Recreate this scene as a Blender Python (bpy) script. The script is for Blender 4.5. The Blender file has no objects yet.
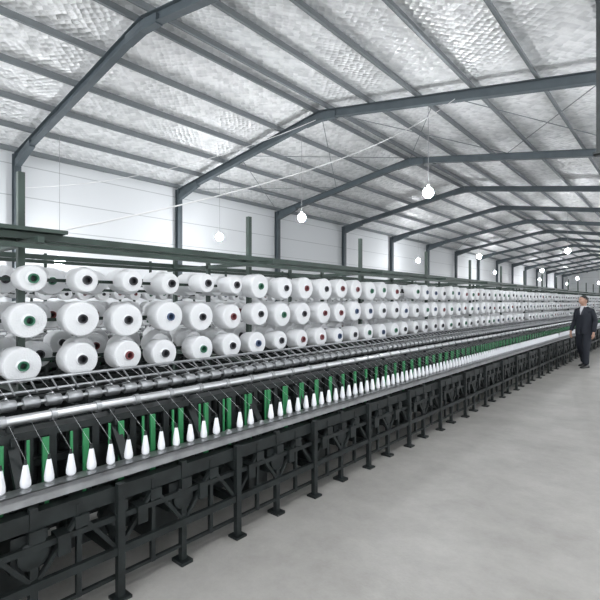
import bpy, math, random
from mathutils import Vector, Matrix
random.seed(4)
scene=bpy.context.scene
COL=scene.collection
TEST=False
# ------------------------------------------------------------------ materials
def mat(name,col,rough=.5,metal=0.0,emit=None,es=0,noise=0,nscale=8,bump=0,bscale=30):
    m=bpy.data.materials.new(name); m.use_nodes=True
    nt=m.node_tree; b=nt.nodes['Principled BSDF']
    b.inputs['Base Color'].default_value=(*col,1)
    b.inputs['Roughness'].default_value=rough
    b.inputs['Metallic'].default_value=metal
    if emit:
        b.inputs['Emission Color'].default_value=(*emit,1)
        b.inputs['Emission Strength'].default_value=es
    if noise or bump:
        tc=nt.nodes.new('ShaderNodeTexCoord')
    if noise:
        n=nt.nodes.new('ShaderNodeTexNoise'); n.inputs['Scale'].default_value=nscale; n.inputs['Detail'].default_value=6
        nt.links.new(tc.outputs['Object'],n.inputs['Vector'])
        r=nt.nodes.new('ShaderNodeValToRGB')
        r.color_ramp.elements[0].position=.3; r.color_ramp.elements[1].position=.7
        r.color_ramp.elements[0].color=(*[max(0,c*(1-noise)) for c in col],1)
        r.color_ramp.elements[1].color=(*[min(1,c*(1+noise)) for c in col],1)
        nt.links.new(n.outputs['Fac'],r.inputs['Fac']); nt.links.new(r.outputs['Color'],b.inputs['Base Color'])
    if bump:
        n2=nt.nodes.new('ShaderNodeTexNoise'); n2.inputs['Scale'].default_value=bscale
        nt.links.new(tc.outputs['Object'],n2.inputs['Vector'])
        bp=nt.nodes.new('ShaderNodeBump'); bp.inputs['Strength'].default_value=bump; bp.inputs['Distance'].default_value=.02
        nt.links.new(n2.outputs['Fac'],bp.inputs['Height']); nt.links.new(bp.outputs['Normal'],b.inputs['Normal'])
    return m

M_green=mat('dark_green_paint',(.03,.05,.04),.45,.2,noise=.3,nscale=5)
M_dark=mat('oily_dark_steel',(.014,.018,.018),.5,.3,noise=.4,nscale=10)
M_bright=mat('bright_green_rod',(.03,.22,.08),.4)
M_steel=mat('polished_steel',(.62,.63,.64),.28,.85)
M_rail=mat('alu_rail',(.36,.37,.38),.35,.7,noise=.15,nscale=12)
M_yarn=mat('white_yarn',(.74,.75,.76),.8,bump=.25,bscale=90)
M_cop=mat('white_cop_yarn',(.76,.77,.80),.6)
M_core=[mat('core_black',(.03,.03,.035),.5),mat('core_green',(.03,.14,.08),.5),mat('core_red',(.17,.04,.045),.5),mat('core_blue',(.04,.07,.14),.5)]
M_frame=mat('frame_grey_paint',(.08,.10,.112),.5,.1,noise=.12,nscale=3)
M_purlin=mat('galvanised_purlin',(.22,.24,.25),.5,.3)
M_bulb=mat('bulb_glass_glow',(1,1,1),.3,emit=(.95,.97,1),es=215)
M_socket=mat('bulb_socket',(.75,.75,.75),.4)
M_cable=mat('white_cable',(.75,.75,.75),.5)
M_hang=mat('lamp_cord',(.35,.35,.36),.5)

def foil():
    m=bpy.data.materials.new('foil_insulation'); m.use_nodes=True
    nt=m.node_tree; N=nt.nodes; L=nt.links; b=N['Principled BSDF']
    tc=N.new('ShaderNodeTexCoord')
    mp=N.new('ShaderNodeMapping'); mp.inputs['Rotation'].default_value=(0,0,math.radians(45)); L.new(tc.outputs['Object'],mp.inputs['Vector'])
    v=N.new('ShaderNodeTexVoronoi'); v.inputs['Scale'].default_value=7.5; v.feature='SMOOTH_F1'; v.inputs['Randomness'].default_value=.3
    v.inputs['Smoothness'].default_value=.35
    L.new(mp.outputs[0],v.inputs['Vector'])
    n=N.new('ShaderNodeTexNoise'); n.inputs['Scale'].default_value=2.0; n.inputs['Detail'].default_value=8; n.inputs['Roughness'].default_value=.65; L.new(tc.outputs['Object'],n.inputs['Vector'])
    sep=N.new('ShaderNodeSeparateColor'); L.new(v.outputs['Color'],sep.inputs[0])
    mx=N.new('ShaderNodeMath'); mx.operation='MULTIPLY_ADD'; mx.inputs[1].default_value=.4; L.new(sep.outputs[0],mx.inputs[0])
    m2=N.new('ShaderNodeMath'); m2.operation='MULTIPLY'; m2.inputs[1].default_value=.7; L.new(n.outputs['Fac'],m2.inputs[0]); L.new(m2.outputs[0],mx.inputs[2])
    r=N.new('ShaderNodeValToRGB'); r.color_ramp.elements[0].position=.25; r.color_ramp.elements[1].position=.7
    r.color_ramp.elements[0].color=(.66,.67,.67,1); r.color_ramp.elements[1].color=(.97,.975,.975,1)
    L.new(mx.outputs[0],r.inputs['Fac']); L.new(r.outputs['Color'],b.inputs['Base Color'])
    b.inputs['Metallic'].default_value=.3; b.inputs['Roughness'].default_value=.34
    ad=N.new('ShaderNodeMath'); ad.operation='ADD'; L.new(mx.outputs[0],ad.inputs[0]); L.new(v.outputs['Distance'],ad.inputs[1])
    bp=N.new('ShaderNodeBump'); bp.inputs['Strength'].default_value=.75; bp.inputs['Distance'].default_value=.06
    L.new(ad.outputs[0],bp.inputs['Height']); L.new(bp.outputs['Normal'],b.inputs['Normal'])
    return m
M_foil=foil()

def panelwall():
    m=bpy.data.materials.new('white_wall_panel'); m.use_nodes=True
    nt=m.node_tree; N=nt.nodes; L=nt.links; b=N['Principled BSDF']
    tc=N.new('ShaderNodeTexCoord'); s=N.new('ShaderNodeSeparateXYZ'); L.new(tc.outputs['Object'],s.inputs[0])
    def line(out,period,width):
        a=N.new('ShaderNodeMath'); a.operation='PINGPONG'; a.inputs[1].default_value=period/2; L.new(out,a.inputs[0])
        c=N.new('ShaderNodeMath'); c.operation='LESS_THAN'; c.inputs[1].default_value=width; L.new(a.outputs[0],c.inputs[0]); return c
    l1=line(s.outputs[2],1.0,.014)
    mix=N.new('ShaderNodeMix'); mix.data_type='RGBA'
    mix.inputs['A'].default_value=(.70,.72,.735,1); mix.inputs['B'].default_value=(.44,.46,.47,1)
    L.new(l1.outputs[0],mix.inputs['Factor']); L.new(mix.outputs['Result'],b.inputs['Base Color'])
    b.inputs['Roughness'].default_value=.5
    return m
M_wall=panelwall()

def concrete():
    m=bpy.data.materials.new('concrete_floor'); m.use_nodes=True
    nt=m.node_tree; N=nt.nodes; L=nt.links; b=N['Principled BSDF']
    tc=N.new('ShaderNodeTexCoord')
    n=N.new('ShaderNodeTexNoise'); n.inputs['Scale'].default_value=1.3; n.inputs['Detail'].default_value=10; n.inputs['Roughness'].default_value=.75; L.new(tc.outputs['Object'],n.inputs['Vector'])
    r=N.new('ShaderNodeValToRGB'); r.color_ramp.elements[0].position=.3; r.color_ramp.elements[1].position=.72
    r.color_ramp.elements[0].color=(.275,.265,.245,1); r.color_ramp.elements[1].color=(.44,.428,.405,1)
    L.new(n.outputs['Fac'],r.inputs['Fac']); L.new(r.outputs['Color'],b.inputs['Base Color'])
    b.inputs['Roughness'].default_value=.5
    n2=N.new('ShaderNodeTexNoise'); n2.inputs['Scale'].default_value=60; L.new(tc.outputs['Object'],n2.inputs['Vector'])
    bp=N.new('ShaderNodeBump'); bp.inputs['Strength'].default_value=.2; bp.inputs['Distance'].default_value=.01
    L.new(n2.outputs['Fac'],bp.inputs['Height']); L.new(bp.outputs['Normal'],b.inputs['Normal'])
    return m
M_floor=concrete()

# ------------------------------------------------------------------ mesh builder
class MB:
    def __init__(s): s.v=[];s.f=[];s.m=[];s.sm=[]
    def box(s,x0,x1,y0,y1,z0,z1,mi=0):
        b=len(s.v)
        for x in (x0,x1):
            for y in (y0,y1):
                for z in (z0,z1): s.v.append((x,y,z))
        for q in ((0,1,3,2),(4,6,7,5),(0,4,5,1),(2,3,7,6),(0,2,6,4),(1,5,7,3)):
            s.f.append(tuple(b+i for i in q)); s.m.append(mi); s.sm.append(False)
    def beam(s,p0,p1,w,h,mi=0,up=(0,0,1)):
        p0=Vector(p0);p1=Vector(p1);d=(p1-p0).normalized();u=Vector(up)
        sd=d.cross(u).normalized();u=sd.cross(d).normalized()
        b=len(s.v)
        for p in (p0,p1):
            for a,c in ((-1,-1),(1,-1),(1,1),(-1,1)):
                s.v.append(tuple(p+sd*a*w/2+u*c*h/2))
        for q in ((0,3,2,1),(4,5,6,7),(0,1,5,4),(1,2,6,5),(2,3,7,6),(3,0,4,7)):
            s.f.append(tuple(b+i for i in q)); s.m.append(mi); s.sm.append(False)
    def ibeam(s,p0,p1,w,h,t=.015,mi=0,up=(0,0,1)):
        p0=Vector(p0);p1=Vector(p1);d=(p1-p0).normalized();u=Vector(up)
        sd=d.cross(u).normalized();u=sd.cross(d).normalized()
        s.beam(p0,p1,t,h,mi,up)
        for k in (-1,1): s.beam(p0+u*k*(h/2-t/2),p1+u*k*(h/2-t/2),w,t,mi,up)
    def lathe(s,o,ax,prof,seg=16,mi=0,smooth=True):
        o=Vector(o);ax=Vector(ax).normalized()
        t=Vector((0,0,1)) if abs(ax.z)<.9 else Vector((1,0,0))
        a=ax.cross(t).normalized();c=ax.cross(a)
        b=len(s.v)
        cs=[(math.cos(2*math.pi*i/seg),math.sin(2*math.pi*i/seg)) for i in range(seg)]
        for p in prof:
            q=o+ax*p[0];r=max(p[1],1e-4)
            for x,y in cs: s.v.append(tuple(q+a*x*r+c*y*r))
        for k in range(len(prof)-1):
            mm=prof[k][2] if len(prof[k])>2 else mi
            for i in range(seg):
                j=(i+1)%seg
                s.f.append((b+k*seg+i,b+k*seg+j,b+(k+1)*seg+j,b+(k+1)*seg+i)); s.m.append(mm); s.sm.append(smooth)
    def cyl(s,p0,p1,r,seg=10,mi=0,r1=None):
        p0=Vector(p0);p1=Vector(p1);l=(p1-p0).length
        if r1 is None:r1=r
        s.lathe(p0,p1-p0,[(0,0),(0,r),(l,r1),(l,0)],seg,mi)
    def obj(s,name,mats,parent=None):
        me=bpy.data.meshes.new(name); me.from_pydata(s.v,[],s.f)
        for m in mats: me.materials.append(m)
        me.polygons.foreach_set('material_index',s.m)
        me.polygons.foreach_set('use_smooth',s.sm)
        me.update()
        try: me.set_sharp_from_angle(angle=math.radians(40))
        except Exception: pass
        o=bpy.data.objects.new(name,me); COL.objects.link(o)
        if parent: o.parent=parent
        return o
def empty(name,loc=(0,0,0)):
    e=bpy.data.objects.new(name,None); e.location=loc; COL.objects.link(e); return e

# ------------------------------------------------------------------ building shell
XL=-16.05; XR=4.0; RX=-8.56; RZ=7.39; SL=.163
def zr(x): return RZ-SL*abs(x-RX)
Y0=-8; Y1=95
b=MB(); b.box(XL-.4,XR+.4,Y0,Y1+.2,-.2,0); b.obj('floor',[M_floor])
b=MB(); b.box(XL-.35,XL-.2,Y0,Y1,0,zr(XL)+.34); b.obj('wall_left',[M_wall])
b=MB()
bv=[(XL-.2,Y1,0),(XR+.2,Y1,0),(XR+.2,Y1,zr(XR)+.3),(RX,Y1,RZ+.33),(XL-.2,Y1,zr(XL)+.3)]
b.v=bv+[(x,y+.15,z) for x,y,z in bv]; b.f=[(0,1,2,3,4),(9,8,7,6,5)]+[(i,i+5,(i+1)%5+5,(i+1)%5) for i in range(5)]; b.m=[0]*7;b.sm=[False]*7
b.obj('wall_far',[M_wall])
b=MB(); xw0,xw1=XR+.2,XR+.35; zt=zr(XR)+.3
b.box(xw0,xw1,Y0,Y1,0,.9); b.box(xw0,xw1,Y0,Y1,3.4,zt)
y=-7
wins=[]
while y<Y1-1:
    b.box(xw0,xw1,y-.8,y+.8,.9,3.4); wins.append((y+.8,y+5.2)); y+=6
b.obj('wall_right',[M_wall])
for i,(a,c) in enumerate(wins[:16]):  # frames for unseen window openings, added to let daylight in
    w=MB(); 
    if c>Y1: break
    w.box(xw0+.03,xw1-.03,a,c,.9,.96);w.box(xw0+.03,xw1-.03,a,c,3.34,3.4)
    for q in range(5):
        yy=a+(c-a)*q/4; w.box(xw0+.03,xw1-.03,max(a,yy-.03),min(c,yy+.03),.96,3.34)
    w.obj('added_window_%d'%(i+1),[M_rail])
b=MB()
for (xa,xb) in ((XL-.35,RX),(RX,XR+.35)):
    za=zr(xa)+.34; zb=zr(xb)+.34; k=len(b.v)
    b.v+= [(xa,Y0,za),(xb,Y0,zb),(xb,Y1+.15,zb),(xa,Y1+.15,za),(xa,Y0,za+.08),(xb,Y0,zb+.08),(xb,Y1+.15,zb+.08),(xa,Y1+.15,za+.08)]
    for q in ((0,3,2,1),(4,5,6,7),(0,1,5,4),(1,2,6,5),(2,3,7,6),(3,0,4,7)):
        b.f.append(tuple(k+i for i in q)); b.m.append(0); b.sm.append(False)
b.obj('ceiling',[M_foil])
b=MB()
def purl(x):
    z=zr(x)+.25
    b.box(x-.006,x+.006,Y0,Y1,z-.09,z+.085)
    b.box(x-.006,x+.06,Y0,Y1,z-.09,z-.078)
for i in range(6): purl(RX-.25-1.45*i)
for i in range(9): purl(RX+.25+1.45*i)
b.obj('roof_purlins',[M_purlin])
b=MB()
b.ibeam((XL,0,0),(XL,0,zr(XL)+.12),.2,.22,up=(1,0,0))
b.ibeam((XR,0,0),(XR,0,zr(XR)+.12),.2,.22,up=(1,0,0))
b.ibeam((XL,0,zr(XL)),(RX,0,RZ),.17,.24)
b.ibeam((RX,0,RZ),(XR,0,zr(XR)),.17,.24)
b.beam((XL+.05,0,zr(XL)-.22),(XL+1.3,0,zr(XL+1.3)-.06),.16,.22)
b.beam((RX-.6,0,zr(RX-.6)-.05),(RX,0,RZ-.09),.16,.2); b.beam((RX+.6,0,zr(RX-.6)-.05),(RX,0,RZ-.09),.16,.2)
b.box(XL-.2,XL+.2,-.2,.2,0,.03); b.box(XR-.2,XR+.2,-.2,.2,0,.03)
fo=b.obj('steel_portal_frame',[M_frame]); fo.location=(0,-1,0)
for k in range(1,16):
    o=bpy.data.objects.new('steel_portal_frame',fo.data); o.location=(0,-1+6*k,0); COL.objects.link(o)
b=MB()
for ys in (11,35):
    for (xa,xb) in ((XL,-12.3),(-12.3,RX),(RX,-4.8),(-4.8,-1)):
        b.cyl((xa,ys,zr(xa)+.13),(xb,ys+6,zr(xb)+.13),.012,6); b.cyl((xa,ys+6,zr(xa)+.13),(xb,ys,zr(xb)+.13),.012,6)
b.obj('roof_bracing_rods',[M_purlin])

# ------------------------------------------------------------------ machine
MS,ME=-1.6,44.0
def frange(a,b_,st):
    x=a
    while x<b_-1e-6:
        yield x; x+=st
def build_machine():
    root=empty('yarn_twisting_machine')
    b=MB(); wP=3.58
    s=1.14-2.2
    posts=list(frange(s,ME,2.2))
    for p in posts:
        for w,zt in ((wP,2.52),(4.95,2.2)):
            b.box(-w-.022,-w+.022,p-.022,p+.022,0,zt)
            b.box(-w-.07,-w+.07,p-.07,p+.07,0,.012)
        b.box(-5.1,-3.20,p-.02,p+.02,1.99,2.03)
        b.box(-5.0,-3.5,p-.02,p+.02,.95,.99)
        b.box(-4.3,-4.26,p-.02,p+.02,0,2.1)
    for w,z,hh in ((3.24,1.965,.03),(3.40,2.05,.045),(3.64,2.05,.03),(4.28,2.12,.06),(4.6,1.98,.03),(5.0,2.06,.05)):
        b.box(-w-.02,-w+.02,MS,ME,z-hh/2,z+hh/2)
    b.box(-3.62,-3.30,MS,1.35,2.075,2.10)
    for z in (1.76,1.47,1.18):
        b.box(-3.56,-3.535,MS,ME,z-.012,z+.012)
        b.box(-4.34,-4.31,MS,ME,z-.06,z-.035)
    b.obj('creel_frame',[M_green],root)
    b=MB()
    def spool(s,w,z,d,L,ci,seg=24,tilt=.0,yaw=0):
        R=d/2; ax=(-1,yaw,0.0+tilt)
        c=1+ci
        prof=[(.03,.0,1),(.03,.020,c),(-.018,.022,c),(-.02,.032,c),(-.004,.034,0),(.006,.045,0),(.003,R*.72,0),(.006,R*.93,0),(.014,R*.985,0),(.028,R,0),
              (L*.5,R*.99,0),(L-.02,R*.95,0),(L-.006,R*.9,0),(L,R*.6,0),(L,.03,1),(L+.03,.022,1),(L+.03,0,1)]
        b.lathe((-w,s,z),ax,prof,seg,0)
    pitch=.353
    for r,z in enumerate((1.76,1.47,1.18)):
        for s in frange(1.10-pitch*7,ME,pitch):
            far=s>14
            if random.random()<.015 and s>2: continue
            d=random.choice((.24,.25,.255,.235)); L=.19
            if r==0 and s<2.9: d=.18+random.uniform(-.01,.015)
            if r==2 and s>1.7: d=random.choice((.2,.215,.23))
            ci=random.choice((0,0,0,0,0,1,1,2,3))
            w=3.28+random.uniform(-.015,.015)
            spool(s+random.uniform(-.015,.015)+(.03 if r==0 else (-.03 if r==2 else 0)),w,z+random.uniform(-.01,.01),d,L,ci,16 if far else 28,random.uniform(-.03,.05),random.uniform(-.05,.05))
        for k_,(w,dz,d0) in enumerate(((3.66,.03,.20),(4.10,.02,.23))):
            for s in frange(1.10-pitch*(6.5+.2*k_),ME,pitch):
                far=s>10
                if random.random()<.05: continue
                if k_==0 and min(abs(s-p) for p in posts)<.12: continue
                spool(s+random.uniform(-.01,.01),w+random.uniform(-.02,.02),z+dz,d0+random.uniform(-.02,.01),.2,random.choice((0,0,0,1,2)),12 if far else 20)
    for z in (1.76,1.47,1.18):
        for s in frange(1.10-pitch*5,ME,pitch):
            spool(s,4.55,z+.03,.23,.2,0,12)
    b.obj('yarn_spools',[M_yarn]+M_core,root)
    b=MB()
    for z in (1.76,1.47,1.18):
        for s in frange(1.10-pitch*7,ME,pitch):
            b.cyl((-3.55,s,z),(-3.46,s,z),.012,6)
    b.obj('spool_pegs',[M_dark],root)
    # --- feed rollers
    b=MB()
    wr,zr_=2.95,1.0
    b.cyl((-wr,MS,zr_),(-wr,ME,zr_),.014,8)
    for s in frange(MS+.05,ME,.125):
        b.lathe((-wr,s,zr_),(0,1,0),[(0,.014),(0,.030),(.006,.034),(.082,.034),(.088,.030),(.088,.014)],12 if s<12 else 8,1)
        if s<20: b.cyl((-wr-.09,s+.04,zr_+.02),(-wr,s+.04,zr_+.045),.006,5)
    b.cyl((-2.68,MS,.975),(-2.68,ME,.975),.026,14,0)
    for s in frange(MS+.1,ME,.25):
        b.lathe((-2.68,s,.975),(0,1,0),[(0,.026),(0,.033),(.03,.033),(.03,.026)],12,1)
    b.obj('feed_rollers',[M_steel,M_rail],root)
    b=MB()
    b.cyl((-3.2,MS,1.10),(-3.2,ME,1.10),.012,8); b.cyl((-3.12,MS,1.04),(-3.12,ME,1.04),.010,8); b.cyl((-3.3,MS,1.0),(-3.3,ME,1.0),.012,8)
    b.cyl((-2.8,MS,.93),(-2.8,ME,.93),.009,8)
    for s in frange(MS+.05,ME,.125):
        b.beam((-3.2,s,1.10),(-3.08,s,1.03),.008,.008)
    b.obj('yarn_guide_rails',[M_rail],root)
    # --- bed frame
    b=MB()
    b.box(-3.5,-3.42,MS,ME,.80,.94)
    b.box(-3.06,-2.9,MS,ME,.84,.90)
    b.box(-2.74,-2.62,MS,ME,.88,.92)
    b.box(-3.46,-3.44,MS,ME,.06,.80)  # dark rear sheet, stands in for shade inside the open frame
    b.box(-2.41,-2.34,MS,ME,.52,.60)
    b.box(-2.62,-2.60,MS,ME,.42,.50)
    b.box(-2.34,-2.31,MS,ME,.24,.28)
    b.box(-2.36,-2.33,MS,ME,.42,.45)
    b.box(-2.36,-2.34,MS,ME,.10,.12)
    b.box(-2.95,-2.6,MS,ME,.38,.40)
    b.box(-2.85,-2.80,MS,ME,.12,.22)
    b.box(-2.74,-2.70,MS,ME,.70,.74)
    for s in frange(MS+.2,ME,.55):
        b.box(-3.45,-2.6,s-.015,s+.015,.86,.90)
        b.beam((-2.95,s,.86),(-2.95,s,1.0),.03,.05,up=(0,1,0))
        b.beam((-2.68,s,.88),(-2.68,s,.96),.03,.03,up=(0,1,0))
        b.beam((-3.2,s,.88),(-3.2,s,1.1),.02,.02,up=(0,1,0))
        b.beam((-2.66,s,.88),(-2.5,s,.66),.03,.05,up=(0,1,0))
    for n_,s in enumerate(frange(MS+.3,ME,.42)):
        if n_%2==0:
            for w in (2.32,3.1,3.44):
                b.box(-w-.018,-w+.018,s-.02,s+.02,0,.62 if w<3 else .88)
                b.box(-w-.045,-w+.045,s-.045,s+.045,0,.015)
            b.box(-3.44,-2.32,s-.02,s+.02,.22,.27)
        else:
            b.box(-2.37,-2.335,s-.018,s+.018,.02,.62)
            b.box(-2.41,-2.30,s-.04,s+.04,0,.02)
            b.box(-2.56,-2.36,s-.09,s+.07,.33,.50)
            b.lathe((-2.36,s+.0,.40),(1,0,0),[(0,.07),(.02,.07),(.025,.06),(.025,0)],14)
            b.box(-2.90,-2.55,s-.10,s+.10,.10,.30)
        b.box(-3.44,-2.34,s-.02,s+.02,.55,.6)
        b.beam((-2.34,s,.28),(-2.7,s,.58),.025,.045,up=(0,1,0))
        b.beam((-2.34,s+.02,.28),(-2.34,s+.21,.52),.02,.025,up=(1,0,0))
        b.beam((-2.34,s+.40,.28),(-2.34,s+.21,.52),.02,.025,up=(1,0,0))
        b.box(-2.36,-2.335,s+.198,s+.222,.10,.58)
        b.box(-2.40,-2.31,s+.10,s+.16,.36,.46)
    for s in frange(MS+.1,ME,.21):
        b.lathe((-2.52,s,.40),(1,0,0),[(0,0),(0,.045),(.03,.05),(.06,.045),(.06,.0)],10)
        b.beam((-2.37,s,.54),(-2.37,s,.40),.04,.02,up=(0,1,0))
        b.box(-2.42,-2.32,s-.035,s+.035,.46,.52)
    for s in frange(MS,ME,.118):
        b.box(-2.78,-2.70,s-.02,s+.02,.78,.88)
        b.box(-2.66,-2.63,s-.02,s+.02,.60,.88)
        if s<26: b.cyl((-2.46,s,.50),(-2.46,s,.62),.014,6)
    b.obj('bed_frame',[M_dark],root)
    # --- green rods
    b=MB()
    for s in frange(MS,ME,.212):
        b.box(-2.60,-2.585,s-.016,s+.016,.45,.88)
        b.box(-2.53,-2.52,s+.10,s+.112,.66,.90)
    b.box(-2.61,-2.60,MS,ME,.60,.615)
    b.obj('green_separator_rods',[M_bright],root)
    b=MB()
    b.box(-2.47,-2.37,MS,ME,.665,.688); b.box(-2.385,-2.37,MS,ME,.63,.688)
    for s in frange(MS+.06,ME,.106):
        b.lathe((-2.42,s,.688),(0,0,1),[(0,.0),(0,.026),(.012,.026),(.014,.016),(.022,.014),(.022,0)],10)
    b.obj('spindle_rail',[M_rail],root)
    b=MB()
    for s in frange(MS+.06,ME,.106):
        if random.random()<.03: continue
        k=random.uniform(.92,1.06)
        b.lathe((-2.42,s,.708),(0,0,1),[(0,0,0),(0,.020,0),(.006,.0235*k,0),(.025,.0235*k,0),(.102,.011*k,0),(.106,.008,1),(.13,.006,1),(.131,0,1)],12 if s<14 else 8)
    b.obj('spindle_cops',[M_cop,M_dark],root)
    b=MB()
    for s in frange(MS+.1,24,.125):
        b.beam((-2.93,s,1.03),(-3.2,s,1.11),.0012,.0012)
    for s in frange(MS+.06,24,.106):
        b.beam((-2.66,s,.96),(-2.42,s,.835),.0007,.0007)
    b.obj('yarn_threads',[M_cop],root)
    return root
root=build_machine()
def dup(root,dx,dy):
    e=empty('yarn_twisting_machine',(dx,dy,0))
    for c in list(root.children):
        o=bpy.data.objects.new(c.name,c.data); o.parent=e; COL.objects.link(o)
dup(root,-5.6,0)

# ------------------------------------------------------------------ lamps
def lamp_mesh(zb,x):
    b=MB(); top=zr(x)+.1-zb; R=.14
    b.cyl((0,0,.2),(0,0,top),.007,6,2)
    b.lathe((0,0,R-.015),(0,0,1),[(0,.03),(.01,.04),(.09,.035),(.10,.012),(.10,0)],14,1)
    prof=[]
    for i in range(13):
        a=math.pi*i/12
        prof.append((-R*math.cos(a),R*math.sin(a)))
    b.lathe((0,0,0),(0,0,1),prof,18,0)
    return b
lamps=[]
for s in (-5.4,11.3,29.4,46.2,64.2,82.2):
    for w in (0,5.05,10,15):
        lamps.append([w,s,4.5])
for l in lamps:
    if l[1]==11.3:
        if l[0]==10: l[1]=11.8
        if l[0]==15: l[:]=[13.9,11.4,4.15]
        if l[0]==5.05: l[0]=5.17
    elif l[0]==15: l[0]=14.2
lamps+=[[0,3,4.5],[14.3,5.6,2.8]]  # near aisle bulb is added out of view to light the machine front
for w,s,z in lamps:
    o=lamp_mesh(z,-w).obj('hanging_bulb_lamp',[M_bulb,M_socket,M_hang]); o.location=(-w,s,z)

def cable(name,pts,sag,r,m):
    cu=bpy.data.curves.new(name,'CURVE'); cu.dimensions='3D'; cu.bevel_depth=r; cu.bevel_resolution=1
    for a,c in zip(pts[:-1],pts[1:]):
        sp=cu.splines.new('POLY'); sp.points.add(16)
        for i in range(17):
            t=i/16; p=Vector(a).lerp(Vector(c),t); p.z-=sag*4*t*(1-t); sp.points[i].co=(*p,1)
    cu.materials.append(m); o=bpy.data.objects.new(name,cu); COL.objects.link(o)
cable('power_cable',[(-3.58,1.14,2.05),(-4.3,10.9,zr(-4.3)-.1)],.35,.008,M_cable)
cable('power_cable',[(-16.0,5,5.2),(-8.6,11,RZ-.1)],.5,.01,M_cable)

b=MB(); xx=-.72; yy=6.0
b.box(xx-.03,xx+.03,yy-.03,yy+.03,3.27,zr(xx)+.2); b.box(xx-.06,xx+.06,yy-.06,yy+.06,3.25,3.27)
b.obj('roof_hanger_post',[M_dark])

# ------------------------------------------------------------------ man
M_suit=mat('navy_suit',(.010,.013,.021),.8); M_lapel=mat('lapel',(.018,.021,.032),.7)
M_skin=mat('skin',(.42,.25,.18),.55); M_hair=mat('black_hair',(.012,.011,.01),.6)
M_shirt=mat('white_shirt',(.5,.5,.52),.7); M_shoe=mat('black_shoes',(.01,.01,.01),.3); M_lip=mat('lips',(.3,.13,.1),.5)
def skin(name,verts,edges,m,parent,sub=2,root_i=0):
    me=bpy.data.meshes.new(name); me.from_pydata([v[:3] for v in verts],edges,[])
    me.materials.append(m)
    o=bpy.data.objects.new(name,me); COL.objects.link(o)
    o.modifiers.new('Skin','SKIN')
    if not me.skin_vertices:
        bpy.context.view_layer.objects.active=o; o.select_set(True)
        bpy.ops.mesh.customdata_skin_add(); o.select_set(False)
    for i,v in enumerate(verts):
        me.skin_vertices[0].data[i].radius=(v[3],v[4] if len(v)>4 else v[3])
        me.skin_vertices[0].data[i].use_root=(i==root_i)
    o.modifiers['Skin'].use_smooth_shade=True
    sb=o.modifiers.new('Sub','SUBSURF'); sb.levels=sub; sb.render_levels=sub
    o.parent=parent
    return o
man=empty('man',(-1.88,13.0,0)); man.rotation_euler=(0,0,math.radians(-22)); man.scale=(1.1,1.08,1.0)
V=[(0,.0,.97,.155,.115),(0,0,1.12,.15,.11),(0,0,1.28,.165,.12),(0,.01,1.39,.14,.10),(0,.0,1.47,.065,.065),(0,-.015,1.53,.05,.05),
   (.160,.01,1.385,.068),(.225,.04,1.13,.056),(.240,-.05,.93,.046),(.243,-.065,.855,.044),
   (-.160,.01,1.385,.068),(-.225,.04,1.13,.056),(-.238,-.065,.94,.046),(-.242,-.09,.865,.044),
   (.09,0,.86,.105),(.105,-.12,.50,.082),(.11,-.135,.16,.070),(.11,-.14,.055,.070),
   (-.09,0,.86,.105),(-.105,.03,.50,.082),(-.115,.18,.18,.070),(-.115,.20,.065,.070)]
E=[(0,1),(1,2),(2,3),(3,4),(4,5),(3,6),(6,7),(7,8),(8,9),(3,10),(10,11),(11,12),(12,13),(0,14),(14,15),(15,16),(16,17),(0,18),(18,19),(19,20),(20,21)]
body=skin('suited_body',V,E,M_suit,man)
b=MB(); seg=32
rings=[(.81,.182,.145),(.90,.180,.145),(1.0,.172,.14),(1.12,.168,.135),(1.26,.182,.14),(1.34,.180,.135),(1.40,.150,.115),(1.45,.10,.09),(1.485,.065,.07)]
for z,rx,ry in rings:
    for i in range(seg):
        a=2*math.pi*i/seg
        g=math.exp(-((a-1.5*math.pi)/.12)**2)
        b.v.append((rx*math.cos(a),ry*math.sin(a)+g*(.05 if z<.95 else .012 if z<1.2 else 0),z))
for k in range(len(rings)-1):
    for i in range(seg):
        j=(i+1)%seg; b.f.append((k*seg+i,k*seg+j,(k+1)*seg+j,(k+1)*seg+i)); b.m.append(0); b.sm.append(True)
b.obj('jacket',[M_suit],man)
b=MB()
def ysurf(z):
    for (z0,_,a),(z1,_,c) in zip(rings[:-1],rings[1:]):
        if z0<=z<=z1: return -(a+(c-a)*(z-z0)/(z1-z0))-.006
    return -.08
zs=[1.28,1.34,1.39,1.43,1.485]; ws=[.002,.016,.028,.036,.040]
for z,w in zip(zs,ws):
    y=ysurf(min(z,1.484)); b.v+=[(-w,y+.004,z),(0,y-.004,z),(w,y+.004,z)]
for k in range(4):
    for c in (0,1): b.f.append((k*3+c,k*3+c+1,k*3+c+4,k*3+c+3)); b.m.append(0); b.sm.append(False)
for sx in(-1,1):
    n=len(b.v)
    for z,w in zip(zs,ws):
        y=ysurf(min(z,1.484)); b.v+=[(sx*w,y-.001,z),(sx*(w+.035*(1 if z<1.42 else .6)+.002),y+.010,z)]
    for k in range(4): b.f.append((n+2*k,n+2*k+1,n+2*k+3,n+2*k+2)); b.m.append(1); b.sm.append(False)
b.lathe((0,-.008,1.465),(0,-.1,1),[(0,.072),(.03,.064),(.042,.060)],20,0)
b.obj('shirt_collar',[M_shirt,M_lapel],man)
b=MB()
b.lathe((0,-.008,1.46),(0,-.08,1),[(0,.055),(.06,.053),(.12,.056)],20,0)
b.obj('neck',[M_skin],man)
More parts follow.
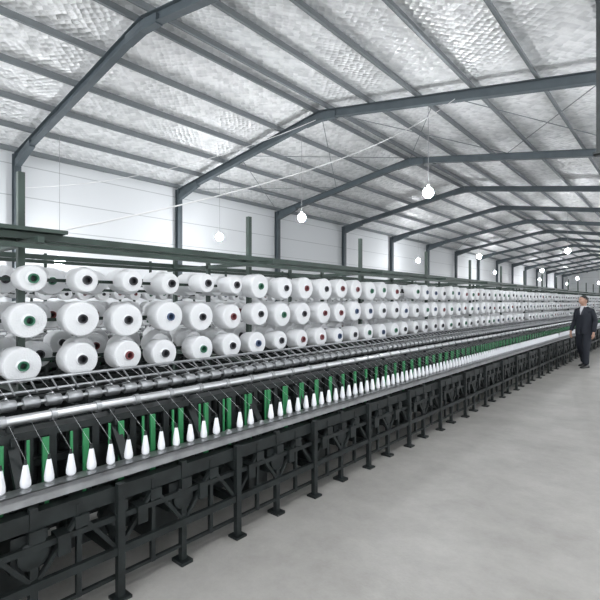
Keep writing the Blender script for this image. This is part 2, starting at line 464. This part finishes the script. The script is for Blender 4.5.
for nm,x,y in (('shoe_left',.11,-.14),('shoe_right',-.115,.20)):
    b=MB()
    prof=[(-.09,.03,.0),(-.085,.04,.07),(-.03,.042,.085),(.04,.04,.07),(.11,.048,.045),(.16,.042,.035),(.19,.02,.025)]
    for d,w,h in prof:
        for i in range(12):
            a=2*math.pi*i/12; zz=math.sin(a); b.v.append((x+w*math.cos(a),y-d,(h*zz if zz>0 else 0)+.012 if zz>-.3 else 0))
    for k in range(len(prof)-1):
        for i in range(12):
            j=(i+1)%12; b.f.append((k*12+i,k*12+j,(k+1)*12+j,(k+1)*12+i)); b.m.append(0); b.sm.append(True)
    b.f.append(tuple(range(12))); b.m.append(0); b.sm.append(True)
    b.f.append(tuple(range((len(prof)-1)*12,len(prof)*12))); b.m.append(0); b.sm.append(True)
    b.obj(nm,[M_shoe],man)
b=MB(); hc=Vector((0,-.02,1.635)); ns,nr=32,24
for r in range(nr+1):
    ph=math.pi*r/nr
    for i in range(ns):
        a=2*math.pi*i/ns
        x=math.sin(ph)*math.cos(a); y=math.sin(ph)*math.sin(a); z=-math.cos(ph)
        X=x*.080; Y=y*.098; Z=z*.118
        if z<0: X*=1-.22*(-z)**1.5; Y*=1-.12*(-z)
        if y<0 and z<-.1: Y-=.008*(-z)
        f=max(0,-y)
        g=math.exp(-((X/.012)**2))*math.exp(-(((Z+.018)/.022)**2)); Y-=.024*g*(f>0.5)
        for sx in(-1,1):
            Y+=.009*math.exp(-(((X-sx*.03)/.014)**2)-(((Z-.006)/.011)**2))*(f>0.4)
        Y-=.004*math.exp(-((X/.02)**2)-(((Z+.058)/.008)**2))*(f>0.4)
        b.v.append((hc.x+X,hc.y+Y,hc.z+Z))
for r in range(nr):
    for i in range(ns):
        j=(i+1)%ns; b.f.append((r*ns+i,r*ns+j,(r+1)*ns+j,(r+1)*ns+i)); 
        b.m.append(0); b.sm.append(True)
for sx in(-1,1):
    b.lathe((hc.x+sx*.075,hc.y+.01,hc.z-.005),(sx,.3,.0),[(0,.028),(.008,.03),(.014,.024),(.010,.01)],12,0)
    b.lathe((hc.x+sx*.03,hc.y-.080,hc.z+.006),(0,-1,0),[(0,.012,1),(.005,.009,2),(.007,.005,2),(.008,0,2)],10,1)
    b.beam((hc.x+sx*.016,hc.y-.095,hc.z+.026),(hc.x+sx*.046,hc.y-.084,hc.z+.026),.006,.006,2)
b.beam((hc.x-.022,hc.y-.094,hc.z-.058),(hc.x+.022,hc.y-.094,hc.z-.058),.008,.008,3)
hd=b.obj('head',[M_skin,M_shirt,M_hair,M_lip],man)
b=MB(); 
for r in range(nr+1):
    ph=math.pi*r/nr
    for i in range(ns):
        a=2*math.pi*i/ns
        x=math.sin(ph)*math.cos(a); y=math.sin(ph)*math.sin(a); z=-math.cos(ph)
        b.v.append((hc.x+x*.087,hc.y+.006+y*.103,hc.z+.006+z*.122))
for r in range(nr):
    for i in range(ns):
        j=(i+1)%ns
        z=-math.cos(math.pi*(r+.5)/nr); y=math.sin(2*math.pi*(i+.5)/ns)*math.sin(math.pi*(r+.5)/nr)
        if z>.12+max(0,-y)*.75 or (y>.25 and z>-.45):
            b.f.append((r*ns+i,r*ns+j,(r+1)*ns+j,(r+1)*ns+i)); b.m.append(0); b.sm.append(True)
hr=b.obj('hair',[M_hair],man)
for o_ in (hd,hr):
    o_.rotation_euler=(0,0,math.radians(-20))
def hand(name,wr,side):
    x,y,z=wr
    V=[(x,y,z+.03,.024,.028),(x,y-.008,z-.04,.018,.034),(x,y-.012,z-.08,.016,.038)]
    E=[(0,1),(1,2)]
    for k,(dy,l) in enumerate(((-.030,.068),(-.010,.078),(.010,.072),(.028,.056))):
        n=len(V)
        V+=[(x,y-.012+dy,z-.085,.0095),(x-side*.004,y-.014+dy*1.1,z-.085-l*.45,.009),(x-side*.016,y-.016+dy*1.1,z-.085-l*.78,.0085),(x-side*.028,y-.016+dy*1.1,z-.085-l,.0075)]
        E+=[(2,n),(n,n+1),(n+1,n+2),(n+2,n+3)]
    n=len(V)
    V+=[(x-side*.006,y-.036,z-.045,.011),(x-side*.012,y-.052,z-.075,.010),(x-side*.016,y-.055,z-.10,.008)]
    E+=[(1,n),(n,n+1),(n+1,n+2)]
    skin(name,V,E,M_skin,man,1)
hand('hand_left',(.243,-.065,.86),1); hand('hand_right',(-.242,-.09,.87),-1)

# ------------------------------------------------------------------ world, camera
w=bpy.data.worlds.new('daylight'); scene.world=w; w.use_nodes=True
bg=w.node_tree.nodes['Background']; bg.inputs[0].default_value=(.94,.965,1,1); bg.inputs[1].default_value=3.4
cam=bpy.data.cameras.new('camera'); co=bpy.data.objects.new('camera',cam); COL.objects.link(co)
if TEST:
    co.location=(-2.6,10.9,1.35); co.rotation_euler=(math.radians(86),0,math.radians(-19)); cam.lens=30
else:
    co.location=(0,0,1.6); co.rotation_euler=(math.radians(90),0,math.radians(40.5)); cam.lens=27; cam.shift_y=.0033
cam.sensor_width=36; cam.clip_end=300; cam.clip_start=.02
scene.camera=co
scene.view_settings.view_transform='Standard'
scene.view_settings.exposure=0.25
